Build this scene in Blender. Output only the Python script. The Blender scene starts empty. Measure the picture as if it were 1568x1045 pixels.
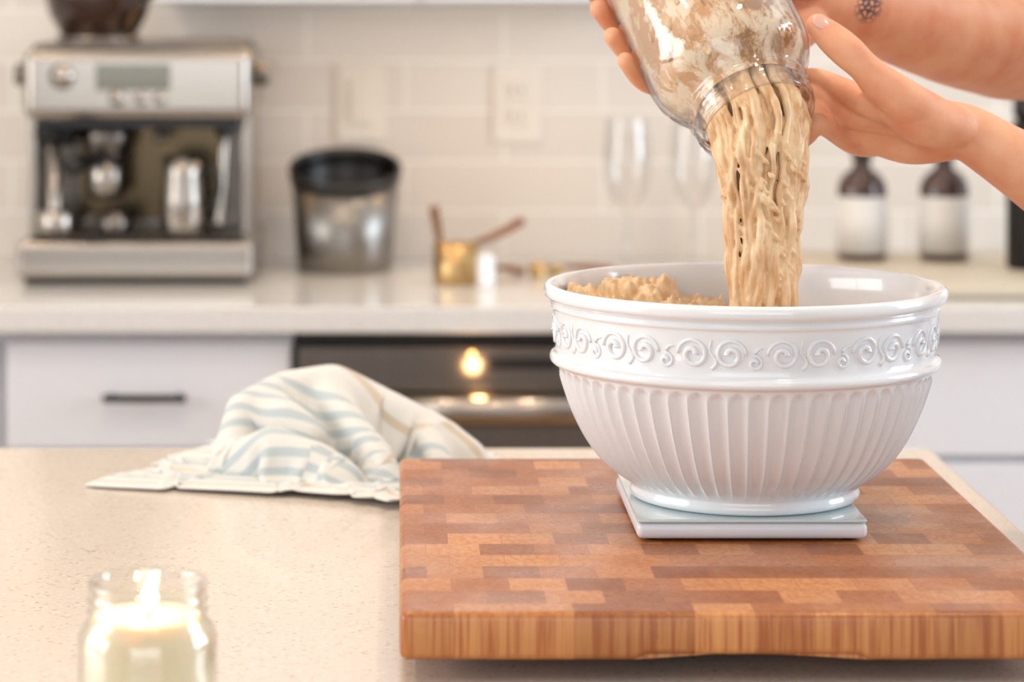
import bpy, bmesh, math, random
import numpy as np
from mathutils import Vector, Matrix, noise
random.seed(7)
S = bpy.context.scene
COL = S.collection
V = Vector
pi = math.pi

# ------------------------------------------------------------ helpers
def empty(name, loc=(0,0,0)):
    e = bpy.data.objects.new(name, None); e.location = loc; e.empty_display_size = .05
    COL.objects.link(e); return e

def finish(bm, name, mat, parent=None, smooth=True, recalc=True, mw=None):
    if recalc: bmesh.ops.recalc_face_normals(bm, faces=bm.faces)
    me = bpy.data.meshes.new(name); bm.to_mesh(me); bm.free()
    if smooth:
        for p in me.polygons: p.use_smooth = True
    ob = bpy.data.objects.new(name, me); COL.objects.link(ob)
    if mat:
        for m in (mat if isinstance(mat,(list,tuple)) else [mat]): me.materials.append(m)
    if parent: ob.parent = parent
    return ob

def box(name, x0,x1,y0,y1,z0,z1, mat, parent=None, bev=0.0, seg=3):
    bm = bmesh.new()
    bmesh.ops.create_cube(bm, size=1)
    for v in bm.verts:
        v.co = V(((x0+x1)/2+v.co.x*(x1-x0), (y0+y1)/2+v.co.y*(y1-y0), (z0+z1)/2+v.co.z*(z1-z0)))
    if bev>0:
        bmesh.ops.bevel(bm, geom=bm.edges[:], offset=bev, segments=seg, affect='EDGES', profile=.5)
    ob = finish(bm, name, mat, parent, smooth=False)
    if bev>0:
        for p in ob.data.polygons: p.use_smooth=True
        m=ob.modifiers.new('wn','WEIGHTED_NORMAL')
    return ob

def lathe_geo(bm, prof, n=48, M=None, closed=False):
    rings=[]
    for (r,z) in prof:
        if r<1e-6: ring=[bm.verts.new((0,0,z))]
        else: ring=[bm.verts.new((r*math.cos(2*pi*i/n), r*math.sin(2*pi*i/n), z)) for i in range(n)]
        rings.append(ring)
    pairs=list(zip(rings[:-1],rings[1:]))
    if closed: pairs.append((rings[-1],rings[0]))
    for A,B in pairs:
        if len(A)==1 and len(B)==1: continue
        for i in range(n):
            j=(i+1)%n
            if len(A)==1: bm.faces.new((A[0],B[i],B[j]))
            elif len(B)==1: bm.faces.new((A[i],A[j],B[0]))
            else: bm.faces.new((A[i],A[j],B[j],B[i]))
    if M:
        vs=[v for ring in rings for v in ring]
        bmesh.ops.transform(bm, matrix=M, verts=vs)

def lathe(name, prof, mat, parent=None, n=48, loc=(0,0,0), M=None, closed=False):
    bm=bmesh.new()
    lathe_geo(bm, prof, n, M if M else Matrix.Translation(loc), closed)
    return finish(bm, name, mat, parent)

def catmull(pts, vals, sub=6):
    P=[V(p) for p in pts]; out=[]; ov=[]
    for i in range(len(P)-1):
        p0=P[max(i-1,0)];p1=P[i];p2=P[i+1];p3=P[min(i+2,len(P)-1)]
        r0=vals[max(i-1,0)];r1=vals[i];r2=vals[i+1];r3=vals[min(i+2,len(P)-1)]
        for k in range(sub):
            t=k/sub
            q=0.5*((2*p1)+(-p0+p2)*t+(2*p0-5*p1+4*p2-p3)*t*t+(-p0+3*p1-3*p2+p3)*t**3)
            rr=0.5*((2*r1)+(-r0+r2)*t+(2*r0-5*r1+4*r2-r3)*t*t+(-r0+3*r1-3*r2+r3)*t**3)
            out.append(q); ov.append(max(rr,.2*min(r1,r2)))
    out.append(P[-1]); ov.append(vals[-1])
    return out,ov

def tube_geo(bm, pts, radii, n=8):
    pts=[V(p) for p in pts]
    m=len(pts); rings=[]
    t=(pts[1]-pts[0]).normalized()
    up=V((0,0,1)) if abs(t.z)<.9 else V((1,0,0))
    nn=t.cross(up).normalized()
    for i in range(m):
        t=(pts[min(i+1,m-1)]-pts[max(i-1,0)])
        if t.length<1e-9: t=V((0,0,1))
        t.normalize()
        nn=(nn-t*nn.dot(t)).normalized(); b=t.cross(nn)
        rings.append([bm.verts.new(pts[i]+radii[i]*(math.cos(2*pi*k/n)*nn+math.sin(2*pi*k/n)*b)) for k in range(n)])
    for A,B in zip(rings[:-1],rings[1:]):
        for k in range(n):
            j=(k+1)%n
            bm.faces.new((A[k],A[j],B[j],B[k]))
    bm.faces.new(rings[0][::-1]); bm.faces.new(rings[-1])

def tube(name, pts, radii, mat, parent=None, n=12, sub=6):
    bm=bmesh.new()
    if not isinstance(radii,(list,tuple)): radii=[radii]*len(pts)
    if sub>1: pts,radii=catmull(pts,radii,sub)
    tube_geo(bm,pts,radii,n)
    return finish(bm,name,mat,parent)

def sphere_geo(bm, c, r, sc=(1,1,1), R=None, sub=3):
    M=Matrix.Translation(V(c))
    if R is not None: M=M@R.to_4x4()
    M=M@Matrix.Diagonal((r*sc[0],r*sc[1],r*sc[2],1))
    bmesh.ops.create_icosphere(bm, subdivisions=sub, radius=1, matrix=M)

def limb_geo(bm, pts, radii, n=20, sub=6):
    p,r=catmull(pts,radii,sub)
    tube_geo(bm,p,r,n)
    sphere_geo(bm,pts[0],radii[0]*.99,sub=4); sphere_geo(bm,pts[-1],radii[-1]*.99,sub=4)

# ------------------------------------------------------------ materials
def newmat(name):
    m=bpy.data.materials.new(name); m.use_nodes=True
    nt=m.node_tree; b=nt.nodes['Principled BSDF']
    return m,nt,b
def N(nt,t,**k):
    n=nt.nodes.new(t)
    for a,v in k.items(): setattr(n,a,v)
    return n
def srgb(r,g,b):
    f=lambda c:(c/255/12.92) if c/255<=.04045 else ((c/255+.055)/1.055)**2.4
    return (f(r),f(g),f(b),1)
def simple(name, col, rough=.5, metal=0, nscale=None, namt=.1, bump=0, bscale=100, coat=0, sss=0, emis=None, estr=0, aniso=None):
    m,nt,b=newmat(name)
    b.inputs['Roughness'].default_value=rough
    b.inputs['Metallic'].default_value=metal
    if coat: b.inputs['Coat Weight'].default_value=coat; b.inputs['Coat Roughness'].default_value=.05
    if sss:
        b.inputs['Subsurface Weight'].default_value=sss
        b.inputs['Subsurface Radius'].default_value=(1,.6,.35)
        b.inputs['Subsurface Scale'].default_value=.012
    tc=N(nt,'ShaderNodeTexCoord')
    ns=N(nt,'ShaderNodeTexNoise'); ns.inputs['Scale'].default_value=nscale or 8; ns.inputs['Detail'].default_value=4
    mp=N(nt,'ShaderNodeMapping'); nt.links.new(tc.outputs['Object'],mp.inputs[0])
    if aniso: mp.inputs['Scale'].default_value=aniso
    nt.links.new(mp.outputs[0],ns.inputs['Vector'])
    mx=N(nt,'ShaderNodeMix',data_type='RGBA')
    mx.inputs['A'].default_value=tuple(c*(1-namt) for c in col[:3])+(1,)
    mx.inputs['B'].default_value=tuple(min(1,c*(1+namt)) for c in col[:3])+(1,)
    nt.links.new(ns.outputs['Fac'],mx.inputs['Factor']); nt.links.new(mx.outputs['Result'],b.inputs['Base Color'])
    if bump:
        n2=N(nt,'ShaderNodeTexNoise'); n2.inputs['Scale'].default_value=bscale; n2.inputs['Detail'].default_value=3
        nt.links.new(mp.outputs[0],n2.inputs['Vector'])
        bp=N(nt,'ShaderNodeBump'); bp.inputs['Strength'].default_value=bump; bp.inputs['Distance'].default_value=.002
        nt.links.new(n2.outputs['Fac'],bp.inputs['Height']); nt.links.new(bp.outputs[0],b.inputs['Normal'])
    if emis:
        b.inputs['Emission Color'].default_value=emis; b.inputs['Emission Strength'].default_value=estr
    return m

def thinglass(name, tint=(.97,.98,.97,1), lo=.05, power=2.2, hi=.75):
    m=bpy.data.materials.new(name); m.use_nodes=True; nt=m.node_tree
    for n in list(nt.nodes):
        if n.type=='BSDF_PRINCIPLED': nt.nodes.remove(n)
    out=[n for n in nt.nodes if n.type=='OUTPUT_MATERIAL'][0]
    tr=N(nt,'ShaderNodeBsdfTransparent'); tr.inputs[0].default_value=tint
    gl=N(nt,'ShaderNodeBsdfGlossy'); gl.inputs['Roughness'].default_value=.03
    lw=N(nt,'ShaderNodeLayerWeight'); lw.inputs['Blend'].default_value=.35
    pw=N(nt,'ShaderNodeMath',operation='POWER'); pw.inputs[1].default_value=power
    nt.links.new(lw.outputs['Facing'],pw.inputs[0])
    mr=N(nt,'ShaderNodeMapRange'); mr.inputs['To Min'].default_value=lo; mr.inputs['To Max'].default_value=hi
    nt.links.new(pw.outputs[0],mr.inputs['Value'])
    ns=N(nt,'ShaderNodeTexNoise'); ns.inputs['Scale'].default_value=18
    bp=N(nt,'ShaderNodeBump'); bp.inputs['Strength'].default_value=.06; bp.inputs['Distance'].default_value=.004
    nt.links.new(ns.outputs['Fac'],bp.inputs['Height']); nt.links.new(bp.outputs[0],gl.inputs['Normal'])
    mx=N(nt,'ShaderNodeMixShader'); nt.links.new(mr.outputs[0],mx.inputs[0]); nt.links.new(tr.outputs[0],mx.inputs[1]); nt.links.new(gl.outputs[0],mx.inputs[2])
    nt.links.new(mx.outputs[0],out.inputs[0])
    return m

M_ceramic=simple('white_ceramic', srgb(233,238,243), .12, coat=.5, nscale=4, namt=.015)
M_white=simple('white_cabinet_paint', srgb(226,228,233), .4, nscale=3, namt=.02)
M_wall=simple('wall_paint', srgb(222,224,228), .7, nscale=3, namt=.02, bump=.1)
M_ceil=simple('ceiling_paint', srgb(236,235,233), .8, nscale=3, namt=.02)
M_steel=simple('brushed_steel', srgb(172,165,157), .24, 1, nscale=6, namt=.08, aniso=(1,1,30))
M_steel_c=simple('brushed_steel_canister', srgb(140,136,131), .34, 1, nscale=6, namt=.1, aniso=(30,30,1))
M_steel_d=simple('dark_steel', srgb(122,116,110), .3, 1, nscale=6, namt=.1, aniso=(30,30,1))
M_black=simple('black_plastic', srgb(20,18,18), .35, nscale=20, namt=.1)
M_blackm=simple('black_metal', srgb(22,20,20), .45, .3, nscale=20, namt=.1)
M_brass=simple('brass', srgb(190,160,112), .32, 1, nscale=20, namt=.08)
M_woodh=simple('handle_wood', srgb(128,82,48), .45, 0, nscale=12, namt=.3, aniso=(1,6,6))
M_glass=thinglass('clear_glass',(.97,.975,.96,1),.06,1.7)
M_wineg=thinglass('wine_glass_crystal',(.95,.95,.945,1),.08,1.2,.85)
M_glassj=thinglass('jar_glass',(.99,.985,.975,1),.04,1.6,.85)
M_wax=simple('candle_wax', srgb(246,234,206), .4, nscale=5, namt=.03, sss=.8)
M_label=simple('paper_label', srgb(216,214,211), .6, nscale=30, namt=.03)
M_amber=simple('amber_glass', srgb(60,28,14), .08, nscale=8, namt=.2, coat=.6)
M_hopper=simple('smoked_hopper_plastic', srgb(50,28,17), .12, nscale=60, namt=.6, coat=.6)
M_nail=simple('fingernail', srgb(216,172,156), .25, nscale=20, namt=.03, coat=.3)
M_shirt=simple('shirt_cotton', srgb(225,220,212), .9, nscale=30, namt=.05, bump=.2, bscale=300)
M_jeans=simple('denim', srgb(60,76,104), .9, nscale=60, namt=.2, bump=.2, bscale=300)
M_hair=simple('hair', srgb(88,56,36), .5, nscale=30, namt=.3, aniso=(8,8,1))
M_shoe=simple('shoe_leather', srgb(70,60,55), .6, nscale=30, namt=.1)
M_plate=simple('outlet_plastic', srgb(230,223,213), .35, nscale=9, namt=.02)
M_stone=simple('pale_stone_board', srgb(204,192,172), .5, nscale=14, namt=.06)
M_scaletop=simple('scale_glass_top', srgb(196,211,211), .06, nscale=6, namt=.03, coat=.8)
M_scalebody=simple('scale_body', srgb(220,223,231), .3, nscale=6, namt=.02)
M_lcd=simple('display_glass', srgb(112,112,100), .2, nscale=20, namt=.1, coat=.5)
M_rub=simple('rubber_foot', srgb(25,25,25), .8, nscale=20, namt=.1)

def tile_mat():
    m,nt,b=newmat('subway_tile')
    tc=N(nt,'ShaderNodeTexCoord'); sp=N(nt,'ShaderNodeSeparateXYZ'); nt.links.new(tc.outputs['Object'],sp.inputs[0])
    ax=N(nt,'ShaderNodeMath',operation='ADD'); ax.inputs[1].default_value=-.0092
    az=N(nt,'ShaderNodeMath',operation='ADD'); az.inputs[1].default_value=-1.2327
    nt.links.new(sp.outputs['X'],ax.inputs[0]); nt.links.new(sp.outputs['Z'],az.inputs[0])
    cb=N(nt,'ShaderNodeCombineXYZ'); nt.links.new(ax.outputs[0],cb.inputs[0]); nt.links.new(az.outputs[0],cb.inputs[1])
    br=N(nt,'ShaderNodeTexBrick'); br.inputs['Scale'].default_value=1
    br.inputs['Brick Width'].default_value=.312; br.inputs['Row Height'].default_value=.0795
    br.inputs['Mortar Size'].default_value=.0022; br.inputs['Mortar Smooth'].default_value=.2
    br.inputs['Color1'].default_value=srgb(226,219,210); br.inputs['Color2'].default_value=srgb(220,212,203)
    br.inputs['Mortar'].default_value=srgb(244,240,233)
    nt.links.new(cb.outputs[0],br.inputs['Vector']); nt.links.new(br.outputs['Color'],b.inputs['Base Color'])
    ns=N(nt,'ShaderNodeTexNoise'); ns.inputs['Scale'].default_value=9; nt.links.new(tc.outputs['Object'],ns.inputs['Vector'])
    ad=N(nt,'ShaderNodeMath',operation='SUBTRACT'); nt.links.new(ns.outputs['Fac'],ad.inputs[0]); nt.links.new(br.outputs['Fac'],ad.inputs[1])
    bp=N(nt,'ShaderNodeBump'); bp.inputs['Strength'].default_value=.4; bp.inputs['Distance'].default_value=.003
    nt.links.new(ad.outputs[0],bp.inputs['Height']); nt.links.new(bp.outputs[0],b.inputs['Normal'])
    b.inputs['Roughness'].default_value=.25
    return m
def quartz_mat(name, base, dark, light, rough=.16):
    m,nt,b=newmat(name)
    tc=N(nt,'ShaderNodeTexCoord')
    vo=N(nt,'ShaderNodeTexVoronoi'); vo.inputs['Scale'].default_value=380; nt.links.new(tc.outputs['Object'],vo.inputs['Vector'])
    sp=N(nt,'ShaderNodeSeparateColor'); nt.links.new(vo.outputs['Color'],sp.inputs[0])
    cr=N(nt,'ShaderNodeValToRGB'); e=cr.color_ramp.elements; e[0].position=.88; e[0].color=base; e[1].position=.99; e[1].color=dark
    nt.links.new(sp.outputs[0],cr.inputs[0])
    lt=N(nt,'ShaderNodeMapRange'); lt.inputs['From Min'].default_value=.16; lt.inputs['From Max'].default_value=.05
    nt.links.new(sp.outputs[1],lt.inputs['Value'])
    mx=N(nt,'ShaderNodeMix',data_type='RGBA'); mx.inputs['B'].default_value=light
    nt.links.new(lt.outputs[0],mx.inputs['Factor']); nt.links.new(cr.outputs[0],mx.inputs['A'])
    ns=N(nt,'ShaderNodeTexNoise'); ns.inputs['Scale'].default_value=40; ns.inputs['Detail'].default_value=4; nt.links.new(tc.outputs['Object'],ns.inputs['Vector'])
    m2=N(nt,'ShaderNodeMix',data_type='RGBA'); m2.inputs['B'].default_value=base
    nt.links.new(ns.outputs['Fac'],m2.inputs['Factor']); nt.links.new(mx.outputs['Result'],m2.inputs['A'])
    nt.links.new(m2.outputs['Result'],b.inputs['Base Color'])
    b.inputs['Roughness'].default_value=rough
    return m
def board_mat():
    m,nt,b=newmat('end_grain_wood')
    tc=N(nt,'ShaderNodeTexCoord')
    br=N(nt,'ShaderNodeTexBrick'); br.inputs['Scale'].default_value=1
    br.inputs['Brick Width'].default_value=.038; br.inputs['Row Height'].default_value=.036
    br.inputs['Mortar Size'].default_value=.0003; br.inputs['Mortar Smooth'].default_value=1; br.offset=.42
    br.inputs['Color1'].default_value=(0,0,0,1); br.inputs['Color2'].default_value=(1,1,1,1); br.inputs['Mortar'].default_value=(0.1,.1,.1,1)
    mp=N(nt,'ShaderNodeMapping'); mp.inputs['Location'].default_value=(.004,.013,0); mp.inputs['Scale'].default_value=(1,1,0)
    nt.links.new(tc.outputs['Object'],mp.inputs[0]); nt.links.new(mp.outputs[0],br.inputs['Vector'])
    sc=N(nt,'ShaderNodeSeparateColor'); nt.links.new(br.outputs['Color'],sc.inputs[0])
    off=N(nt,'ShaderNodeVectorMath',operation='SCALE'); off.inputs['Scale'].default_value=3.7
    cb=N(nt,'ShaderNodeCombineXYZ')
    for i in range(3): nt.links.new(sc.outputs[0],cb.inputs[i])
    nt.links.new(cb.outputs[0],off.inputs[0])
    add=N(nt,'ShaderNodeVectorMath',operation='ADD'); nt.links.new(tc.outputs['Object'],add.inputs[0]); nt.links.new(off.outputs[0],add.inputs[1])
    wv=N(nt,'ShaderNodeTexNoise'); wv.inputs['Scale'].default_value=1; wv.inputs['Detail'].default_value=1.5; wv.inputs['Distortion'].default_value=.4
    wm=N(nt,'ShaderNodeMapping'); wm.inputs['Scale'].default_value=(260,60,9); nt.links.new(add.outputs[0],wm.inputs[0]); nt.links.new(wm.outputs[0],wv.inputs['Vector'])
    gm=N(nt,'ShaderNodeMapping'); gm.inputs['Scale'].default_value=(160,110,6); nt.links.new(add.outputs[0],gm.inputs[0])
    gn=N(nt,'ShaderNodeTexNoise'); gn.inputs['Scale'].default_value=1.6; gn.inputs['Detail'].default_value=3; gn.inputs['Distortion'].default_value=.6
    nt.links.new(gm.outputs[0],gn.inputs['Vector'])
    cr=N(nt,'ShaderNodeValToRGB'); e=cr.color_ramp.elements
    e[0].position=0; e[0].color=srgb(142,84,44); e[1].position=1; e[1].color=srgb(206,146,92)
    k=cr.color_ramp.elements.new(.5); k.color=srgb(174,111,63)
    nt.links.new(sc.outputs[0],cr.inputs[0])
    cg=N(nt,'ShaderNodeValToRGB'); e=cg.color_ramp.elements
    e[0].position=.36; e[0].color=srgb(216,172,138); e[1].position=.62; e[1].color=(1,1,1,1)
    nt.links.new(gn.outputs['Fac'],cg.inputs[0])
    mx=N(nt,'ShaderNodeMix',data_type='RGBA',blend_type='MULTIPLY'); mx.inputs['Factor'].default_value=.6
    nt.links.new(cr.outputs[0],mx.inputs['A']); nt.links.new(cg.outputs[0],mx.inputs['B'])
    cw=N(nt,'ShaderNodeValToRGB'); e=cw.color_ramp.elements
    e[0].position=.38; e[0].color=srgb(200,146,104); e[1].position=.56; e[1].color=(1,1,1,1)
    nt.links.new(wv.outputs['Fac'],cw.inputs[0])
    ge=N(nt,'ShaderNodeNewGeometry'); sp=N(nt,'ShaderNodeSeparateXYZ'); nt.links.new(ge.outputs['Normal'],sp.inputs[0])
    ab=N(nt,'ShaderNodeMath',operation='ABSOLUTE'); nt.links.new(sp.outputs['Z'],ab.inputs[0])
    li=N(nt,'ShaderNodeMix',data_type='RGBA',blend_type='MIX'); li.inputs['Factor'].default_value=.45; li.inputs['B'].default_value=srgb(222,160,96)
    nt.links.new(mx.outputs['Result'],li.inputs['A'])
    lw=N(nt,'ShaderNodeMix',data_type='RGBA',blend_type='MULTIPLY'); lw.inputs['Factor'].default_value=.75
    nt.links.new(li.outputs['Result'],lw.inputs['A']); nt.links.new(cw.outputs[0],lw.inputs['B'])
    m2=N(nt,'ShaderNodeMix',data_type='RGBA'); nt.links.new(ab.outputs[0],m2.inputs['Factor'])
    nt.links.new(lw.outputs['Result'],m2.inputs['A']); nt.links.new(mx.outputs['Result'],m2.inputs['B'])
    nt.links.new(m2.outputs['Result'],b.inputs['Base Color'])
    fl=N(nt,'ShaderNodeTexNoise'); fl.inputs['Scale'].default_value=14; fl.inputs['Detail'].default_value=5
    nt.links.new(tc.outputs['Object'],fl.inputs['Vector'])
    mr=N(nt,'ShaderNodeMapRange'); mr.inputs['From Min'].default_value=.35; mr.inputs['From Max'].default_value=.65; mr.inputs['To Min'].default_value=.26; mr.inputs['To Max'].default_value=.46
    nt.links.new(fl.outputs['Fac'],mr.inputs['Value']); nt.links.new(mr.outputs[0],b.inputs['Roughness'])
    bp=N(nt,'ShaderNodeBump'); bp.inputs['Strength'].default_value=.12; bp.inputs['Distance'].default_value=.001
    nt.links.new(gn.outputs['Fac'],bp.inputs['Height']); nt.links.new(bp.outputs[0],b.inputs['Normal'])
    return m
def dough_mat(name='dough', stretch=(1,1,1), c0=(196,148,96), c1=(230,198,152)):
    m,nt,b=newmat(name)
    tc=N(nt,'ShaderNodeTexCoord')
    mp=N(nt,'ShaderNodeMapping'); mp.inputs['Scale'].default_value=stretch; nt.links.new(tc.outputs['Object'],mp.inputs[0])
    ns=N(nt,'ShaderNodeTexNoise'); ns.inputs['Scale'].default_value=110; ns.inputs['Detail'].default_value=4
    nt.links.new(mp.outputs[0],ns.inputs['Vector'])
    cr=N(nt,'ShaderNodeValToRGB'); e=cr.color_ramp.elements
    e[0].position=.3; e[0].color=srgb(*c0); e[1].position=.64; e[1].color=srgb(*c1)
    nt.links.new(ns.outputs['Fac'],cr.inputs[0]); nt.links.new(cr.outputs[0],b.inputs['Base Color'])
    b.inputs['Roughness'].default_value=.34
    bp=N(nt,'ShaderNodeBump'); bp.inputs['Strength'].default_value=.35; bp.inputs['Distance'].default_value=.0015
    nt.links.new(ns.outputs['Fac'],bp.inputs['Height']); nt.links.new(bp.outputs[0],b.inputs['Normal'])
    return m
def residue_mat():
    m,nt,b=newmat('dough_residue')
    tc=N(nt,'ShaderNodeTexCoord')
    mp=N(nt,'ShaderNodeMapping'); mp.inputs['Scale'].default_value=(1,1,.55); nt.links.new(tc.outputs['Object'],mp.inputs[0])
    ns=N(nt,'ShaderNodeTexNoise'); ns.inputs['Scale'].default_value=52; ns.inputs['Detail'].default_value=9; ns.inputs['Roughness'].default_value=.72; ns.inputs['Distortion'].default_value=.3
    nt.links.new(mp.outputs[0],ns.inputs['Vector'])
    sp=N(nt,'ShaderNodeSeparateXYZ'); nt.links.new(tc.outputs['Object'],sp.inputs[0])
    mr=N(nt,'ShaderNodeMapRange'); mr.inputs['From Min'].default_value=.005; mr.inputs['From Max'].default_value=-.035
    mr.inputs['To Min'].default_value=0.06; mr.inputs['To Max'].default_value=.3
    nt.links.new(sp.outputs['X'],mr.inputs['Value'])
    ad=N(nt,'ShaderNodeMath',operation='ADD'); nt.links.new(ns.outputs['Fac'],ad.inputs[0]); nt.links.new(mr.outputs[0],ad.inputs[1])
    al=N(nt,'ShaderNodeMapRange'); al.inputs['From Min'].default_value=.48; al.inputs['From Max'].default_value=.54
    al.inputs['To Min'].default_value=.5; al.inputs['To Max'].default_value=1
    nt.links.new(ad.outputs[0],al.inputs['Value']); nt.links.new(al.outputs[0],b.inputs['Alpha'])
    cr=N(nt,'ShaderNodeValToRGB'); e=cr.color_ramp.elements
    e[0].position=.46; e[0].color=srgb(216,168,122); e[1].position=.54; e[1].color=srgb(250,234,210)
    nt.links.new(ns.outputs['Fac'],cr.inputs[0]); nt.links.new(cr.outputs[0],b.inputs['Base Color'])
    b.inputs['Roughness'].default_value=.6
    bp=N(nt,'ShaderNodeBump'); bp.inputs['Strength'].default_value=.9; bp.inputs['Distance'].default_value=.003
    nt.links.new(ns.outputs['Fac'],bp.inputs['Height']); nt.links.new(bp.outputs[0],b.inputs['Normal'])
    return m
def skin_mat():
    m,nt,b=newmat('skin')
    tc=N(nt,'ShaderNodeTexCoord')
    ns=N(nt,'ShaderNodeTexNoise'); ns.inputs['Scale'].default_value=28; ns.inputs['Detail'].default_value=5
    nt.links.new(tc.outputs['Object'],ns.inputs['Vector'])
    cr=N(nt,'ShaderNodeValToRGB'); e=cr.color_ramp.elements
    e[0].position=.3; e[0].color=srgb(220,146,112); e[1].position=.68; e[1].color=srgb(236,180,144)
    nt.links.new(ns.outputs['Fac'],cr.inputs[0])
    vd=N(nt,'ShaderNodeVectorMath',operation='DISTANCE'); vd.inputs[1].default_value=(.383,2.172,1.342)
    nt.links.new(tc.outputs['Object'],vd.inputs[0])
    mr=N(nt,'ShaderNodeMapRange'); mr.inputs['From Min'].default_value=.019; mr.inputs['From Max'].default_value=.010
    nt.links.new(vd.outputs['Value'],mr.inputs['Value'])
    vo=N(nt,'ShaderNodeTexVoronoi',feature='DISTANCE_TO_EDGE'); vo.inputs['Scale'].default_value=190
    nt.links.new(tc.outputs['Object'],vo.inputs['Vector'])
    m3=N(nt,'ShaderNodeMapRange'); m3.inputs['From Min'].default_value=.22; m3.inputs['From Max'].default_value=.12
    nt.links.new(vo.outputs['Distance'],m3.inputs['Value'])
    mu=N(nt,'ShaderNodeMath',operation='MULTIPLY'); nt.links.new(mr.outputs[0],mu.inputs[0]); nt.links.new(m3.outputs[0],mu.inputs[1])
    mx=N(nt,'ShaderNodeMix',data_type='RGBA'); mx.inputs['B'].default_value=srgb(84,66,74)
    nt.links.new(mu.outputs[0],mx.inputs['Factor']); nt.links.new(cr.outputs[0],mx.inputs['A'])
    nt.links.new(mx.outputs['Result'],b.inputs['Base Color'])
    b.inputs['Roughness'].default_value=.48
    b.inputs['Subsurface Weight'].default_value=.2; b.inputs['Subsurface Radius'].default_value=(1,.35,.2); b.inputs['Subsurface Scale'].default_value=.005
    n2=N(nt,'ShaderNodeTexNoise'); n2.inputs['Scale'].default_value=260; n2.inputs['Detail'].default_value=4; nt.links.new(tc.outputs['Object'],n2.inputs['Vector'])
    bp=N(nt,'ShaderNodeBump'); bp.inputs['Strength'].default_value=.22; bp.inputs['Distance'].default_value=.001
    nt.links.new(n2.outputs['Fac'],bp.inputs['Height']); nt.links.new(bp.outputs[0],b.inputs['Normal'])
    return m
def towel_mat():
    m,nt,b=newmat('striped_linen')
    uv=N(nt,'ShaderNodeUVMap'); uv.uv_map='UVMap'
    sp=N(nt,'ShaderNodeSeparateXYZ'); nt.links.new(uv.outputs[0],sp.inputs[0])
    cr=N(nt,'ShaderNodeValToRGB'); cr.color_ramp.interpolation='CONSTANT'
    cream=srgb(218,218,214); blue=srgb(182,194,198); beige=srgb(202,190,172)
    st=[(0,cream),(.04,beige),(.055,cream),(.10,blue),(.12,cream),(.145,blue),(.165,cream),(.19,blue),(.21,cream),(.235,blue),(.255,cream),(.33,beige),(.35,cream),
        (.45,blue),(.47,cream),(.495,blue),(.515,cream),(.54,blue),(.56,cream),(.585,blue),(.605,cream),(.63,blue),(.65,cream),(.73,beige),(.75,cream),(.86,blue),(.88,cream),(.905,blue),(.925,cream),(.965,beige)]
    e=cr.color_ramp.elements
    e[0].position=0; e[0].color=st[0][1]; e[1].position=st[1][0]; e[1].color=st[1][1]
    for p,c in st[2:]:
        k=e.new(p); k.color=c
    nt.links.new(sp.outputs['Y'],cr.inputs[0])
    wv=N(nt,'ShaderNodeTexChecker'); wv.inputs['Scale'].default_value=420; nt.links.new(uv.outputs[0],wv.inputs['Vector'])
    nt.links.new(cr.outputs[0],b.inputs['Base Color'])
    bp=N(nt,'ShaderNodeBump'); bp.inputs['Strength'].default_value=.15; bp.inputs['Distance'].default_value=.001
    nt.links.new(wv.outputs['Fac'],bp.inputs['Height']); nt.links.new(bp.outputs[0],b.inputs['Normal'])
    b.inputs['Roughness'].default_value=.9; b.inputs['Sheen Weight'].default_value=.2
    return m
def floor_mat():
    m,nt,b=newmat('oak_floor')
    tc=N(nt,'ShaderNodeTexCoord'); br=N(nt,'ShaderNodeTexBrick'); br.inputs['Scale'].default_value=1
    br.inputs['Brick Width'].default_value=1.2; br.inputs['Row Height'].default_value=.13; br.inputs['Mortar Size'].default_value=.002
    br.inputs['Color1'].default_value=srgb(166,124,86); br.inputs['Color2'].default_value=srgb(190,150,108); br.inputs['Mortar'].default_value=srgb(90,66,46)
    nt.links.new(tc.outputs['Object'],br.inputs['Vector']); nt.links.new(br.outputs['Color'],b.inputs['Base Color']); b.inputs['Roughness'].default_value=.4
    return m
M_tile=tile_mat(); M_dough=dough_mat('dough',(1,1,1),(212,172,124),(240,214,174)); M_pour=dough_mat('pouring_dough_mat',(1,1,.4),(208,160,112),(240,213,173)); M_res=residue_mat(); M_skin=skin_mat(); M_towel=towel_mat()
M_isl=quartz_mat('island_quartz', srgb(219,208,196), srgb(176,146,120), srgb(234,227,218))
M_back=quartz_mat('counter_quartz', srgb(216,214,211), srgb(188,180,170), srgb(236,234,230), .12)
M_board=board_mat()

# ------------------------------------------------------------ room
XL,XR,YF,YB,ZC=-2.6,2.6,-1.6,4.25,2.6
box('floor',XL-.1,XR+.1,YF-.1,YB+.1,-.1,0,floor_mat())
box('ceiling',XL-.1,XR+.1,YF-.1,YB+.1,ZC,ZC+.1,M_ceil)
wb=box('wall_back',XL-.1,XR+.1,YB,YB+.1,0,ZC,M_tile)
def wall_with_hole(name, axis, c0,c1, a0,a1, h0,h1, z0,z1, mat):
    bm=bmesh.new()
    def bx(p0,p1,q0,q1):
        if axis=='x': lo=(c0,p0,q0); hi=(c1,p1,q1)
        else: lo=(p0,c0,q0); hi=(p1,c1,q1)
        r=bmesh.ops.create_cube(bm,size=1)
        for v in r['verts']:
            v.co=V([(lo[i]+hi[i])/2+v.co[i]*(hi[i]-lo[i]) for i in range(3)])
    bx(a0,a1,0,z0); bx(a0,a1,z1,ZC); bx(a0,h0,z0,z1); bx(h1,a1,z0,z1)
    return finish(bm,name,mat,smooth=False)
wall_with_hole('wall_left','x',XL-.1,XL,YF,YB,.6,2.9,.95,2.3,M_wall)
wall_with_hole('wall_front','y',YF-.1,YF,XL,XR,-1.6,1.6,.95,2.3,M_wall)
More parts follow.
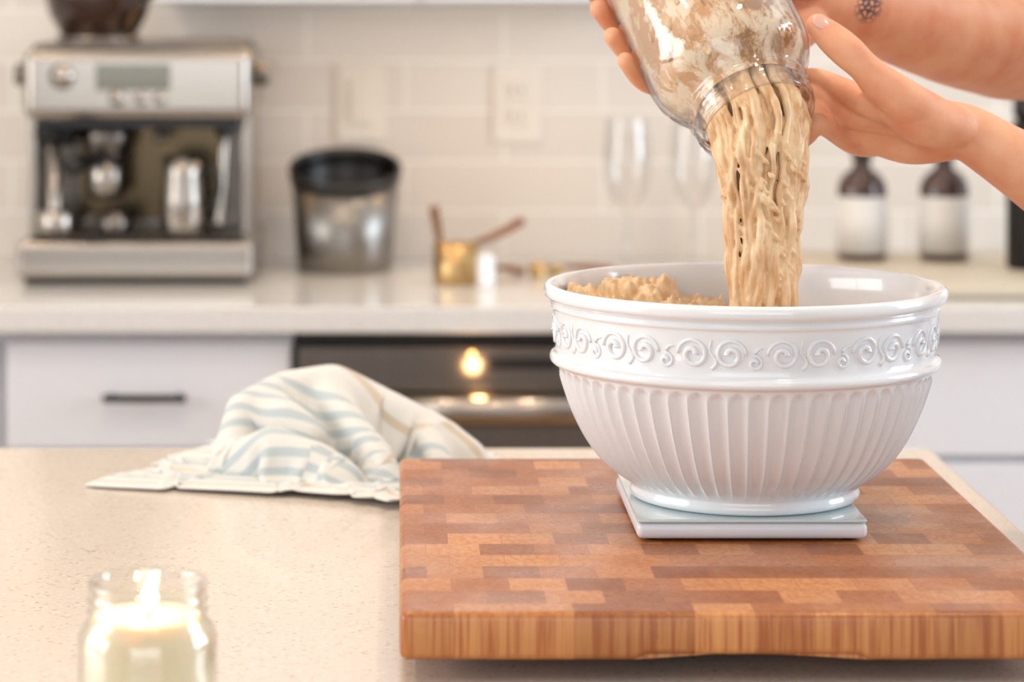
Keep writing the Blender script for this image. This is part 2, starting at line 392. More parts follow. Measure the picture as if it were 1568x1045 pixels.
wall_with_hole('wall_right','x',XR,XR+.1,YF,YB,1.8,3.4,.95,2.3,M_wall)
def window(name,axis,c,a0,a1,z0,z1):
    e=empty(name)
    t=.05
    def bx(n,p0,p1,q0,q1,d=.04):
        if axis=='x': box(n,c-d,c+d,p0,p1,q0,q1,M_white,e,.004)
        else: box(n,p0,p1,c-d,c+d,q0,q1,M_white,e,.004)
    bx('sill',a0,a1,z0,z0+t); bx('head',a0,a1,z1-t,z1); bx('jamb_1',a0,a0+t,z0,z1); bx('jamb_2',a1-t,a1,z0,z1)
    mid=(a0+a1)/2; bx('mullion',mid-.02,mid+.02,z0+t,z1-t,.02)
window('window_1','x',XL-.05,.6,2.9,.95,2.3)
window('window_2','y',YF-.05,-1.6,1.6,.95,2.3)
window('window_3','x',XR+.05,1.8,3.4,.95,2.3)
for n,(x0,x1,y0,y1) in {'baseboard_left':(XL,XL+.015,YF,3.6),'baseboard_front':(XL+.015,XR-.015,YF,YF+.015),'baseboard_right':(XR-.015,XR,YF,3.6)}.items():
    box(n,x0,x1,y0,y1,0,.1,M_white,None,.003)

# ------------------------------------------------------------ back counter run
bc=empty('back_counter'); XA,XB,YW=XL+.004,XR-.004,YB-.003
box('countertop',XA,XB,3.62,YW,.885,.92,M_back,bc,.003)
CF=3.66
box('carcass',XA,-.146,CF+.02,YW,.1,.885,M_white,bc)
box('carcass_right',.46,XB,CF+.02,YW,.1,.885,M_white,bc)
box('toe_kick',XA,-.146,CF+.07,CF+.09,0,.1,M_white,bc); box('toe_kick_right',.46,XB,CF+.07,CF+.09,0,.1,M_white,bc)
def drawer(n,x0,x1,z0,z1,handle=True):
    box(n,x0+.003,x1-.003,CF,CF+.02,z0+.0025,z1-.0025,M_white,bc,.002)
    if handle:
        hc=-.3455; zc=z0+(z1-z0)*.5 if z1-z0<.2 else z1-.05
        tube(n+'_pull',[(hc-.056,CF-.028,zc),(hc+.056,CF-.028,zc)],.0055,M_blackm,bc,n=10,sub=1)
        for s in(-.045,.045): tube(n+'_post',[(hc+s,CF-.028,zc),(hc+s,CF+.003,zc)],.004,M_blackm,bc,n=8,sub=1)
drawer('drawer_a',-.54,-.146,.72,.87); drawer('drawer_b',-.54,-.146,.42,.715); drawer('drawer_c',-.54,-.146,.11,.415)
drawer('door_a',-1.15,-.545,.11,.87,False); drawer('door_b',-1.75,-1.155,.11,.87,False); drawer('door_c',-2.59,-1.755,.11,.87,False)
drawer('drawer_d',.465,1.15,.71,.87,False); drawer('drawer_e',.465,1.15,.42,.705,False); drawer('drawer_f',.465,1.15,.11,.415,False)
drawer('door_d',1.155,1.85,.11,.87,False); drawer('door_e',1.855,2.59,.11,.87,False)
# dishwasher
dw=empty('dishwasher')
box('tub',-.142,.456,CF+.02,YB-.02,.02,.883,M_black,dw)
box('control_panel',-.138,.452,CF-.012,CF+.02,.80,.862,M_steel_d,dw,.003)
box('door_panel',-.138,.452,CF-.012,CF+.02,.12,.796,M_steel_d,dw,.004)
box('display',.12,.215,CF-.0135,CF-.011,.832,.848,M_black,dw,.0005)
tube('handle',[(-.11,CF-.050,.782),(.425,CF-.050,.782)],.021,M_steel,dw,n=24,sub=1)
for s in(-.08,.39): tube('handle_post',[(s,CF-.050,.782),(s,CF-.01,.782)],.009,M_steel,dw,n=10,sub=1)
M_glint=simple('added_glint',srgb(255,190,120),.5,emis=srgb(255,176,96),estr=6)  # emissive colour stands in for a warm reflection on the steel
bm=bmesh.new(); sphere_geo(bm,(.098,CF-.016,.853),.0045); finish(bm,'added_glint',M_glint,dw)  # added glowing bead, bright core of that reflection
l=bpy.data.lights.new('added_panel_glow','POINT'); l.energy=.20; l.color=(1,.58,.26); l.shadow_soft_size=.01  # added light for the warm glow on the panel; no fitting here
o=bpy.data.objects.new('added_panel_glow',l); COL.objects.link(o); o.location=(.100,CF-.040,.834); o.parent=dw

# upper cabinets
uc=empty('upper_cabinet')
box('cabinet_box',-.36,.42,3.94,YW,1.327,2.2,M_white,uc,.002)
for i in range(2):
    x0=-.36+i*.39
    box('cabinet_door_%d'%i,x0+.003,x0+.387,3.92,3.94,1.33,2.197,M_white,uc,.002)

# outlets
def outlet(nm,x,z,kind):
    e=empty(nm)
    box('plate',x-.038,x+.038,YB-.006,YB-.0005,z-.062,z+.062,M_plate,e,.002)
    if kind:
        for dz in(-.021,.021):
            box('socket',x-.017,x+.017,YB-.009,YB-.005,z+dz-.014,z+dz+.014,M_plate,e,.003)
            for sx in(-.007,.007): box('slot',x+sx-.001,x+sx+.001,YB-.0096,YB-.0086,z+dz-.004,z+dz+.006,M_black,e)
    else:
        box('rocker',x-.017,x+.017,YB-.011,YB-.005,z-.033,z+.033,M_plate,e,.002)
outlet('light_switch',-.062,1.1675,0)
outlet('power_outlet',.186,1.165,1)

# ------------------------------------------------------------ island
isl=empty('kitchen_island')
box('island_top',-2.0,.502,1.15,2.54,.885,.92,M_isl,isl,.004)
box('island_base',-1.96,.46,1.45,2.50,.09,.885,M_white,isl,.003)
box('island_toe_kick',-1.93,.43,1.5,2.46,0,.09,M_white,isl)
for i in range(4):
    x0=-1.94+i*.6
    box('island_panel_%d'%i,x0,x0+.58,2.50,2.518,.12,.86,M_white,isl,.003)

# ------------------------------------------------------------ cutting board
bx0,bx1,by0,by1,bz0,bz1=0,.437,1.690,2.236,.9345,.965
cbm=empty('cutting_board')
def board():
    bm=bmesh.new()
    r=.0055
    nx,ny=60,50
    prof=[(.004,bz0),(0.001,bz0+.002),(0,bz0+.005)]
    for k in range(0,7):
        a=k/6*pi/2; prof.append((r-r*math.cos(a), bz1-r+r*math.sin(a)))
    rings=[]
    def ring(ins,z):
        pts=[]
        x0,x1,y0,y1=bx0+ins,bx1-ins,by0+ins,by1-ins
        cr=max(.006-ins,.0015)
        xs=[x0+cr+(x1-x0-2*cr)*i/nx for i in range(nx+1)]
        for x in xs: pts.append((x,y0))
        for k in range(1,4): a=-pi/2+k/4*pi/2; pts.append((x1-cr+cr*math.cos(a),y0+cr+cr*math.sin(a)))
        for i in range(ny+1): pts.append((x1,y0+cr+(y1-y0-2*cr)*i/ny))
        for k in range(1,4): a=k/4*pi/2; pts.append((x1-cr+cr*math.cos(a),y1-cr+cr*math.sin(a)))
        for x in xs[::-1]: pts.append((x,y1))
        for k in range(1,4): a=pi/2+k/4*pi/2; pts.append((x0+cr+cr*math.cos(a),y1-cr+cr*math.sin(a)))
        for i in range(ny+1): pts.append((x0,y1-cr-(y1-y0-2*cr)*i/ny))
        for k in range(1,4): a=pi+k/4*pi/2; pts.append((x0+cr+cr*math.cos(a),y0+cr+cr*math.sin(a)))
        return [bm.verts.new((p[0],p[1],z)) for p in pts]
    for ins,z in prof: rings.append(ring(ins,z))
    for A,B in zip(rings[:-1],rings[1:]):
        n=len(A)
        for i in range(n):
            j=(i+1)%n; bm.faces.new((A[i],A[j],B[j],B[i]))
    bm.faces.new(rings[-1]); bm.faces.new(rings[0][::-1])
    for v in bm.verts:
        if v.co.y<by0+.012 and v.co.z<bz0+.006:
            d=min(v.co.x-.150, .293-v.co.x)
            if d>0: v.co.z+=.0035*min(1,d/.004)
    return finish(bm,'board',M_board,cbm,smooth=False)
b_=board()
for p in b_.data.polygons: p.use_smooth=len(p.vertices)==4
for fx in(.05,.39):
    for fy in(1.80,2.17): lathe('foot',[(0,0),(.014,0),(.015,.003),(.015,.0145),(0,.0145)],M_rub,cbm,24,(fx,fy,.92))

# ------------------------------------------------------------ kitchen scale
sc=empty('kitchen_scale')
box('scale_body',.168,.3315,1.900,2.085,.967,.9785,M_scalebody,sc,.0045,4)
box('scale_top',.1685,.331,1.9005,2.0845,.9785,.981,M_scaletop,sc,.001,2)
for fx in(.18,.32):
    for fy in(1.915,2.07): lathe('scale_foot',[(0,0),(.006,0),(.006,.003),(0,.003)],M_rub,sc,16,(fx,fy,.965))

# ------------------------------------------------------------ bowl
bw=empty('mixing_bowl')
BX,BY=.2555,1.992
def bowl():
    z0=.981
    ctrl=[(.080,.000),(.0835,.0015),(.0848,.005),(.0835,.009),(.085,.0115),(.0925,.0165),(.1015,.0235),(.1095,.032),(.1165,.042),(.1225,.053),(.1275,.064),(.1315,.075),(.1350,.086),(.1372,.0945),(.1385,.0975),
          (.1425,.099),(.1440,.1015),(.1435,.1045),(.1408,.1065),(.1400,.110),(.1398,.118),(.1402,.126),(.1412,.134),(.1420,.139),(.1432,.1405),(.1434,.143),(.1425,.1445),(.1450,.1465),(.1478,.1485),(.1486,.152),(.1478,.1555),(.1455,.1572),(.1425,.1568),(.1405,.154)]
    P=[V((r,z,0)) for r,z in ctrl]
    pp,_=catmull(P,[0]*len(P),3)
    outer=[(p.x,p.y) for p in pp]
    inner=[(.138,.145),(.136,.12),(.132,.095),(.126,.072),(.117,.05),(.104,.032),(.085,.018),(.055,.012),(.0,.010)]
    P=[V((r,z,0)) for r,z in inner]; pp,_=catmull(P,[0]*len(P),3)
    prof=[(0,.003),(.07,.003),(.074,.0)]+outer+[(max(p.x,0),p.y) for p in pp]
    no=3+len(outer)
    NF=60
    bm=bmesh.new(); n=NF*12
    rings=[]
    for k,(r,z) in enumerate(prof):
        if r<1e-6: rings.append([bm.verts.new((0,0,z))]); continue
        ring=[]
        for i in range(n):
            a=2*pi*i/n
            rr=r
            if k<no and .0085<z<.0965 and r>.08:
                ph=abs(math.sin(a*NF/2))
                top=.0955-.0035*(1-ph)
                env=min(1,max(0,(top-z)/.003))*min(1,max(0,(z-.010)/.012))
                rr=r+ (.0012-.0046*ph**.75)*env*(.55+.45*(r/.135))
            ring.append(bm.verts.new((rr*math.cos(a),rr*math.sin(a),z)))
        rings.append(ring)
    for A,B in zip(rings[:-1],rings[1:]):
        for i in range(n):
            j=(i+1)%n
            if len(A)==1: bm.faces.new((A[0],B[i],B[j]))
            elif len(B)==1: bm.faces.new((A[i],A[j],B[0]))
            else: bm.faces.new((A[i],A[j],B[j],B[i]))
    bmesh.ops.transform(bm,matrix=Matrix.Translation((BX,BY,z0)),verts=bm.verts)
    finish(bm,'bowl_body',M_ceramic,bw)
    bm=bmesh.new()
    R0=.1402; U=14
    def surf(a_len,z):
        th=-pi/2+a_len/R0
        r=R0-.0003+max(0,(z-.118))*.07
        return V((BX+r*math.cos(th),BY+r*math.sin(th),z0+z))
    pitch=2*pi*R0/U
    def spiral(ac,zc,R,turn,a0,dirn,w):
        pts=[];rd=[]
        for i in range(40):
            t=i/39; ang=a0+dirn*t*2*pi*turn; rr=R*(.16+.84*t**.8)
            pts.append(surf(ac+rr*math.cos(ang),zc+rr*math.sin(ang))); rd.append(w*(1.25-.55*t if i>1 else 1.6))
        tube_geo(bm,pts,rd,8)
    for u in range(U):
        a=u*pitch-.003
        spiral(a+.0125,.1228,.0112,1.45,.3,1,.0019)
        spiral(a+.0385,.1228,.0112,1.45,pi-.3,-1,.0019)
        spiral(a+.0555,.1175,.0054,1.2,.4,1,.0015)
        tube_geo(bm,[surf(a+.0255+.0045*math.sin(t*6.28)*(1-t),.113+.020*t) for t in [i/12 for i in range(13)]],[.0015-.0008*i/12 for i in range(13)],8)
        tube_geo(bm,[surf(a+.0555+.006*t,.1245+.009*t-.006*t*t) for t in [i/8 for i in range(9)]],[.0014-.0008*i/8 for i in range(9)],8)
    finish(bm,'scroll_relief',M_ceramic,bw)
bowl()

# ------------------------------------------------------------ glass jar (tilted, pouring)
D=V((.29,-.64,-.71)).normalized()
Pv=(V((0,1,0))-D*D.y).normalized()
Rv=Pv.cross(D).normalized()
if Rv.x<0: Rv=-Rv
MO=V((.267,2.000,1.258))
Zax=D; Xax=Rv; Yax=Zax.cross(Xax)
JM=Matrix((( Xax.x,Yax.x,Zax.x,MO.x),(Xax.y,Yax.y,Zax.y,MO.y),(Xax.z,Yax.z,Zax.z,MO.z),(0,0,0,1)))
jar=empty('glass_jar'); jar.matrix_world=JM
outer=[(.0425,.0010),(.0448,.0014),(.0458,-.0010),(.0450,-.0030),(.0446,-.0045),(.0470,-.0062),(.0446,-.0080),(.0444,-.0100),(.0470,-.0118),(.0444,-.0135),(.0444,-.0155),(.0480,-.0175),(.0488,-.0198),(.0472,-.0218),(.0455,-.0235),(.047,-.027),(.0525,-.034),(.0585,-.042),(.0625,-.051),(.0642,-.062),(.0645,-.08),(.0645,-.15),(.0645,-.205),(.063,-.214),(.057,-.220),(.03,-.221),(0,-.219)]
inner=[(0,-.214),(.03,-.215),(.054,-.214),(.0595,-.208),(.0612,-.20),(.0612,-.08),(.0608,-.062),(.059,-.052),(.055,-.043),(.049,-.035),(.0435,-.028),(.0425,-.02),(.0415,-.003)]
bm=bmesh.new(); lathe_geo(bm,outer+inner,96,closed=True)
o=finish(bm,'jar_body',M_glassj,jar)
film=[(r-.0012,z) for r,z in inner[3:-1]]
P=[V((r,z,0)) for r,z in film]; pp,_=catmull(P,[0]*len(P),10)
bm=bmesh.new(); lathe_geo(bm,[(p.x,p.y) for p in pp],160)
for v in bm.verts:
    k=noise.fractal(V((v.co.x*45,v.co.y*45,v.co.z*25)),.7,2,5)
    q=1-max(0,.06*k)*(1 if v.co.z<-.03 else .3)
    v.co.x*=q; v.co.y*=q
o=finish(bm,'dough_film',M_res,jar)
# clumps of starter stuck to the inside wall
rc=random.Random(5)
bm=bmesh.new()
for k in range(420):
    a=rc.uniform(0,2*pi); z=-rc.uniform(.045,.19)
    m_=noise.noise(V((math.cos(a)*2.4,math.sin(a)*2.4,z*22)))
    if m_<.02: continue
    R=.0588 if z<-.06 else .052
    s=rc.uniform(.0015,.0048)
    Mx=Matrix.Rotation(a,4,'Z')@Matrix.Translation((R-.0004*k%3*.0,0,z))@Matrix.Diagonal((s*.45,s*rc.uniform(.7,1.3),s*rc.uniform(.9,2.2),1))
    bmesh.ops.create_icosphere(bm,subdivisions=2,radius=1,matrix=Mx)
for v in bm.verts: v.co+=noise.noise_vector(v.co*330)*.0011
finish(bm,'dough_clumps',M_dough,jar)
# ------------------------------------------------------------ dough
dg=empty('sourdough_dough')
def jarpt(off,s):
    return MO-D*s+Rv*off[0]+Pv*off[1]
bm=bmesh.new()
CX,CY=.2665,1.978
rnd=random.Random(11)
for i in range(120):
    while True:
        ox,oy=rnd.uniform(-1,1),rnd.uniform(-1,1)
        if ox*ox+oy*oy<1: break
    if i<46:
        a=2*pi*i/46+rnd.uniform(-.08,.08); q_=rnd.uniform(.88,1.02); ox,oy=math.cos(a)*q_,math.sin(a)*q_
    mx,my=ox*.0345,oy*.0345
    p=[];r=[]
    base=rnd.choice([.0017,.0022,.0026,.0032,.0038])
    s0=rnd.uniform(.05,.12)
    A=jarpt((mx*1.06,my*1.06),0.0)
    wx=(Rv*mx+Pv*my)
    colx=CX+wx.x*.88; coly=CY+(wx.y)*.55
    endz=1.085+rnd.uniform(0,.02)
    seed=rnd.uniform(0,100)
    for k in range(8):
        t=k/8; s=s0*(1-t); sp_=1.0+min(.30,max(0,(s-.02))*9)
        wob=.003*noise.noise(V((seed,s*50,2)))
        p.append(jarpt((mx*sp_+wob,my*sp_+wob),s)); r.append(base*1.15)
    P0=A; P1=A+D*.022; P2=V((colx,coly,A.z-.045)); P3=V((CX+(colx-CX)*.66+rnd.uniform(-.003,.003),coly,endz))
    P2.z=min(P2.z,1.225)
    nst=54
    for k in range(nst+1):
        t=k/nst
        q=(1-t)**3*P0+3*(1-t)**2*t*P1+3*(1-t)*t*t*P2+t**3*P3
        w=.0065*min(1,t*3+.15)*(1-.3*t)
        q=q+V((w*noise.noise(V((seed,q.z*36,0))), w*noise.noise(V((seed,q.z*36,9))),0))
        lump=1+.45*noise.noise(V((seed+5,q.z*60,3)))+.25*noise.noise(V((seed+9,q.z*220,3)))
        p.append(q); r.append(max(.0010,base*(1-.15*t)*lump))
    tube_geo(bm,p,r,8)
for k in range(170):
    z=rnd.uniform(1.11,1.235); a=rnd.uniform(0,2*pi); R=.030-.012*(1.24-z)/.13
    x=CX+R*math.cos(a)*rnd.uniform(.8,1.05); y=CY+.62*R*math.sin(a)
    L=rnd.uniform(.004,.010)
    tube_geo(bm,[(x-L*.5,y,z+L*.6),(x,y,z),(x+L*.5,y+.001,z-L*.6)],[.0012,.0022,.0012],6)
# core inside the mouth so no see-through gaps
tube_geo(bm,[jarpt((0,0),s) for s in (.055,.04,.025,.012,.002)],[.036,.034,.031,.029,.022],24)
for k in range(26):
    a=rnd.uniform(-1.3,.9); s1=rnd.uniform(.11,.20); pts=[];rd=[]
    for j in range(9):
        t=j/8; s=s1*(1-t)+.03*t; R=.048 if s>.06 else .031
        a2=a+.25*noise.noise(V((k*3.1,t*4,0)))
        pts.append(jarpt((R*math.sin(a2), R*math.cos(a2)),s)); rd.append(.007*(1+.5*noise.noise(V((k,t*5,7)))))
    tube_geo(bm,pts,rd,8)
ob=finish(bm,'pouring_dough',M_pour,dg)
rm=ob.modifiers.new('rm','REMESH'); rm.mode='VOXEL'; rm.voxel_size=.0007; rm.use_smooth_shade=True
sm=ob.modifiers.new('sm','SMOOTH'); sm.iterations=2; sm.factor=.5
# dough mass in the bowl
bm=bmesh.new()
n=150
grid=[]
for i in range(n):
    row=[]
    for j in range(n):
        x=-1+2*i/(n-1); y=-1+2*j/(n-1)
        u=x*math.sqrt(1-y*y/2); v=y*math.sqrt(1-x*x/2)
        rr=math.hypot(u,v)
        h=.100+.004*(1-rr)
        left=max(0,min(1,(-u+.42)/.7)); backm=max(0,min(1,(v+.6)/1.0))
        h+=.041*left*backm*max(0,min(1,(rr-.15)/.6))
        h+=.012*math.exp(-((u-.08)**2+(v+.1)**2)/.05)
        nz=noise.fractal(V((u*6,v*6,1.3)),.8,2.1,4)
        h+=.0125*nz*(.4+left) + .007*abs(noise.noise(V((u*18,v*18,4))))*(.3+left)
        h=min(h,.152)
        Rr=.1245+ (h-.08)*.17
        row.append(bm.verts.new((BX+u*Rr,BY+v*Rr,.981+h)))
    grid.append(row)
for i in range(n-1):
    for j in range(n-1):
        bm.faces.new((grid[i][j],grid[i+1][j],grid[i+1][j+1],grid[i][j+1]))
ob=finish(bm,'bowl_dough',M_dough,dg)

# ------------------------------------------------------------ person
pe=empty('person')
def ring(s,phi,R):
    c=MO-D*s; a=math.radians(phi)
    return c+Rv*(R*math.cos(a))+Pv*(R*math.sin(a))
def jr(s):
    pts=[(-z,r) for r,z in outer if z<=0][:22]
    for (s0,r0),(s1,r1) in zip(pts[:-1],pts[1:]):
        if s0<=s<=s1 and s1>s0: return r0+(r1-r0)*(s-s0)/(s1-s0)
    return .0645 if s>.02 else .0455
bm=bmesh.new()
W1=V((.424,2.030,1.250)); E1=V((.640,2.03,1.118)); S1=V((.84,2.16,1.38))
fing=[
 (.050,V((.350,2.022,1.272)),.0092,(56,86,110)),
 (.033,V((.343,2.040,1.262)),.0095,(60,92,118)),
 (.016,V((.344,2.057,1.250)),.0090,(58,90,114)),
 (.002,V((.352,2.070,1.237)),.0080,(55,82,102))]
for s,mcp,r,ph in fing:
    R=jr(max(s,0))+r+.0005
    pts=[W1.lerp(mcp,.35),W1.lerp(mcp,.72),mcp,ring(s,ph[0]*.72,R+.005),ring(s,ph[0],R+.001),ring(s,ph[1],R),ring(s,ph[2],R-.001)]
    limb_geo(bm,pts,[.0135,.0125,r*1.22,r*1.0,r*1.07,r*.95,r*.82])
limb_geo(bm,[V((.420,2.024,1.251)),V((.402,2.012,1.259)),V((.380,2.001,1.270)),V((.3575,1.997,1.2865)),V((.345,1.996,1.2985)),V((.333,1.998,1.310)),V((.3215,2.002,1.3205)),V((.3125,2.006,1.3290))],[.0150,.0165,.0172,.0145,.0120,.0130,.0120,.0092])
limb_geo(bm,[V((.430,2.026,1.248)),V((.412,2.016,1.254)),V((.388,2.007,1.260)),V((.366,2.010,1.270))],[.0150,.0178,.0195,.0130])
limb_geo(bm,[V((.430,2.032,1.246)),V((.412,2.038,1.244)),V((.388,2.048,1.242)),V((.364,2.056,1.244))],[.0165,.0192,.0198,.0150])
limb_geo(bm,[V((.395,2.030,1.254)),V((.410,2.030,1.252)),W1+V((.006,0,-.003)),V((.455,2.030,1.232)),V((.50,2.030,1.204)),V((.56,2.03,1.167)),E1],[.0190,.0208,.0214,.0236,.0298,.0368,.0395],n=48)
limb_geo(bm,[E1+V((-.03,0,.018)),E1,E1.lerp(S1,.3),E1.lerp(S1,.7),S1],[.039,.040,.043,.047,.052],n=48)
W2=V((.355,2.190,1.347)); E2=V((.548,2.40,1.302)); S2=V((.86,2.46,1.375))
f2=[(.098,.0082,(80,116,148,180)),(.128,.0090,(78,114,146,176)),(.158,.0094,(76,114,146,176)),(.184,.0090,(74,110,142,172))]
for s,r,ph in f2:
    R=jr(s)+r-.002
    mcp=ring(s,ph[0],R+.006)
    pts=[W2.lerp(mcp,.3),W2.lerp(mcp,.7),mcp,ring(s,(ph[0]+ph[1])/2,R+.003),ring(s,ph[1],R+.001),ring(s,ph[2],R),ring(s,ph[3],R-.0005)]
    limb_geo(bm,pts,[.018,.016,r*1.3,r*1.05,r*1.06,r*.96,r*.82])
limb_geo(bm,[W2,W2.lerp(ring(.165,30,.085),.5),ring(.165,30,.085),ring(.185,5,.078),ring(.195,-20,.075)],[.022,.018,.0135,.011,.0085])
limb_geo(bm,[W2+V((-.02,-.01,0)),W2,W2.lerp(E2,.3),W2.lerp(E2,.62),W2.lerp(E2,.85),E2,E2+V((.05,.015,.003)),E2.lerp(S2,.45),S2],[.024,.028,.039,.0465,.0480,.0470,.0470,.050,.057],n=48,sub=10)
arms=finish(bm,'arms_and_hands',M_skin,pe)
rm=arms.modifiers.new('rm','REMESH'); rm.mode='VOXEL'; rm.voxel_size=.0013; rm.use_smooth_shade=True
sm=arms.modifiers.new('sm','SMOOTH'); sm.iterations=10; sm.factor=.5
def nail(c,dirv,nrm,w,l):
    z=nrm.normalized(); y=(dirv-z*dirv.dot(z)).normalized(); x=y.cross(z)
    R=Matrix((x,y,z)).transposed()
    bm=bmesh.new(); sphere_geo(bm,c,1,(w,l,.0016),R,4)
    finish(bm,'nail',M_nail,pe)
nn_=V((-.10,-.80,.58)).normalized()
nail(V((.3150,2.0050,1.3265))+nn_*.0088,V((-.7,0.15,.7)),nn_,.0058,.0078)
def blob(name,mat,parts,vox,it=6):
    bm=bmesh.new()
    for pt,rd in parts: limb_geo(bm,pt,rd,24)
    ob=finish(bm,name,mat,pe)
    rm=ob.modifiers.new('rm','REMESH'); rm.mode='VOXEL'; rm.voxel_size=vox; rm.use_smooth_shade=True
    sm=ob.modifiers.new('sm','SMOOTH'); sm.iterations=it; sm.factor=.5
    return ob
C=V((.93,2.32,0))
def c(x,y,z): return C+V((x,y,z))
blob('shirt',M_shirt,[([c(0,-.06,.98),c(0,-.06,1.15),c(-.01,-.07,1.30),c(0,-.05,1.37)],[.115,.105,.12,.085]),
                      ([c(0,.06,.98),c(0,.06,1.15),c(-.01,.07,1.30),c(0,.05,1.37)],[.115,.105,.12,.085]),
                      ([E1.lerp(S1,.55),S1,c(0,-.06,1.36)],[.060,.066,.085]),([E2.lerp(S2,.62),S2,c(0,.06,1.36)],[.066,.069,.085])],.006)
blob('trousers',M_jeans,[([c(0,-.08,1.0),c(0,-.09,.85),c(0,-.09,.5),c(.01,-.09,.08)],[.11,.095,.07,.055]),([c(0,.08,1.0),c(0,.09,.85),c(0,.09,.5),c(.01,.09,.08)],[.11,.095,.07,.055])],.006)
blob('shoes',M_shoe,[([c(.04,-.09,.045),c(-.06,-.09,.04),c(-.16,-.09,.032)],[.045,.042,.032]),([c(.04,.09,.045),c(-.06,.09,.04),c(-.16,.09,.032)],[.045,.042,.032])],.005)
bm=bmesh.new()
limb_geo(bm,[c(0,0,1.36),c(-.01,0,1.46),c(-.02,0,1.52)],[.06,.052,.055])
sphere_geo(bm,c(-.03,0,1.60),1,(.095,.075,.115)); sphere_geo(bm,c(-.075,0,1.545),1,(.045,.045,.05))
limb_geo(bm,[c(-.118,0,1.615),c(-.135,0,1.585)],[.009,.014])
for s in(-1,1):
    sphere_geo(bm,c(-.02,s*.076,1.60),1,(.018,.010,.030))
limb_geo(bm,[c(-.112,-.022,1.555),c(-.122,0,1.554),c(-.112,.022,1.555)],[.006,.008,.006])
hd=finish(bm,'head',M_skin,pe); rm=hd.modifiers.new('rm','REMESH'); rm.mode='VOXEL'; rm.voxel_size=.003; rm.use_smooth_shade=True
sm=hd.modifiers.new('sm','SMOOTH'); sm.iterations=4
M_eye=simple('eye',srgb(50,36,30),.2)
bm=bmesh.new()
for s in(-1,1): sphere_geo(bm,c(-.113,s*.031,1.612),.010)
finish(bm,'eyes',M_eye,pe)
bm=bmesh.new(); sphere_geo(bm,c(-.005,0,1.635),1,(.105,.088,.105)); sphere_geo(bm,c(.10,0,1.64),.045); finish(bm,'hair',M_hair,pe)

# ------------------------------------------------------------ candle
ca=empty('jar_candle'); cx,cy=-.1450,1.545
po=[(0,.002),(.034,.002),(.0375,.0),(.0395,.003),(.0402,.008),(.0402,.060),(.0398,.067),(.0375,.0725),(.0345,.076),(.0338,.080),(.0350,.0812),(.0338,.0830),(.0338,.0865),(.0350,.0878),(.0338,.0895),(.0338,.0945),(.0345,.0975),(.0338,.0985),(.0318,.0985)]
pin=[(.0312,.097),(.0312,.080),(.0325,.075),(.0355,.071),(.0375,.066),(.0378,.010),(.034,.006),(0,.006)]
lathe('candle_glass',po+pin,M_glass,ca,72,(cx,cy,.92))
lathe('wax',[(0,0.0065),(.0335,.0065),(.0372,.0105),(.0372,.066),(.0350,.0712),(.0322,.0755),(.0310,.0785),(.028,.0775),(.012,.0765),(0,.0765)],M_wax,ca,64,(cx,cy,.92))
tube('wick',[(cx,cy,.995),(cx+.0005,cy,.9995),(cx+.0015,cy,1.0035)],.0008,M_black,ca,8,3)
M_flame=simple('flame',srgb(255,220,150),.5,emis=srgb(255,224,165),estr=7)
lathe('flame',[(0,0),(.0024,.002),(.0044,.006),(.0046,.009),(.0032,.014),(.0015,.018),(0,.021)],M_flame,ca,24,(cx+.001,cy,1.000))

# ------------------------------------------------------------ coffee machine
cm=empty('espresso_machine'); mX=-.383
def mb(n,a,b_,y0,y1,z0,z1,m,bev=.003,seg=3): return box(n,mX+a,mX+b_,y0,y1,z0,z1,m,cm,bev,seg)
mb('base_tray',-.171,.171,3.87,4.19,.930,.984,M_steel,.010,4)
mb('base_plinth',-.160,.160,3.885,4.18,.9205,.932,M_black,.002)
mb('drip_grille',-.150,.150,3.885,4.02,.984,.989,M_black,.002)
for i in range(18): mb('grille_bar',-.145+i*.017,-.139+i*.017,3.887,4.018,.988,.991,M_steel,.001,1)
mb('back_column',-.158,.158,4.05,4.19,.984,1.17,M_steel_d,.006)
mb('splash_panel',-.10,.12,4.046,4.052,1.0,1.15,simple('warm_reflective_panel',srgb(92,80,62),.2,1,nscale=9,namt=.25),.001)
mb('side_left',-.163,-.150,3.95,4.19,.984,1.17,M_steel,.004); mb('side_right',.150,.163,3.95,4.19,.984,1.17,M_steel,.004)
mb('head',-.162,.168,3.875,4.195,1.158,1.262,M_steel,.018,5)
mb('head_top',-.150,.155,3.90,4.18,1.260,1.269,M_steel_d,.003)
mb('head_underside',-.145,.150,3.895,4.05,1.146,1.160,M_black,.002)
mb('screen',-.056,.052,3.8725,3.877,1.202,1.240,M_lcd,.001)
for dx,dz,r in((-.104,1.222,.015),(-.024,1.191,.010),(.010,1.190,.008),(.038,1.190,.008)):
    M=Matrix.Translation((mX+dx,3.876,dz))@Matrix.Rotation(pi/2,4,'X')
    lathe('button_ring',[(0,.002),(r*1.25,.002),(r*1.25,0),(0,0)],M_steel_d,cm,24,M=M)
    lathe('button',[(0,.006),(r*.7,.006),(r*.75,.004),(r,.004),(r,0),(0,0)],M_steel,cm,24,M=M)
for s,x in((-1,-.162),(1,.168)):
    M=Matrix.Translation((mX+x,3.96,1.222))@Matrix.Rotation(pi/2*s,4,'Y')
    lathe('side_knob',[(0,.022),(.014,.022),(.017,.018),(.017,0),(0,0)],M_steel_d,cm,24,M=M)
lathe('grinder_chute',[(0,0),(.022,0),(.026,.01),(.026,.035),(0,.035)],M_black,cm,32,(mX-.118,3.965,1.118))
tube('grinder_cradle',[(mX-.150,3.94,1.135),(mX-.118,3.915,1.137),(mX-.09,3.94,1.135)],.006,M_black,cm,10)
lathe('tamper_post',[(0,0),(.012,0),(.010,.01),(.010,.155),(0,.155)],M_steel,cm,24,(mX-.122,3.93,.99))
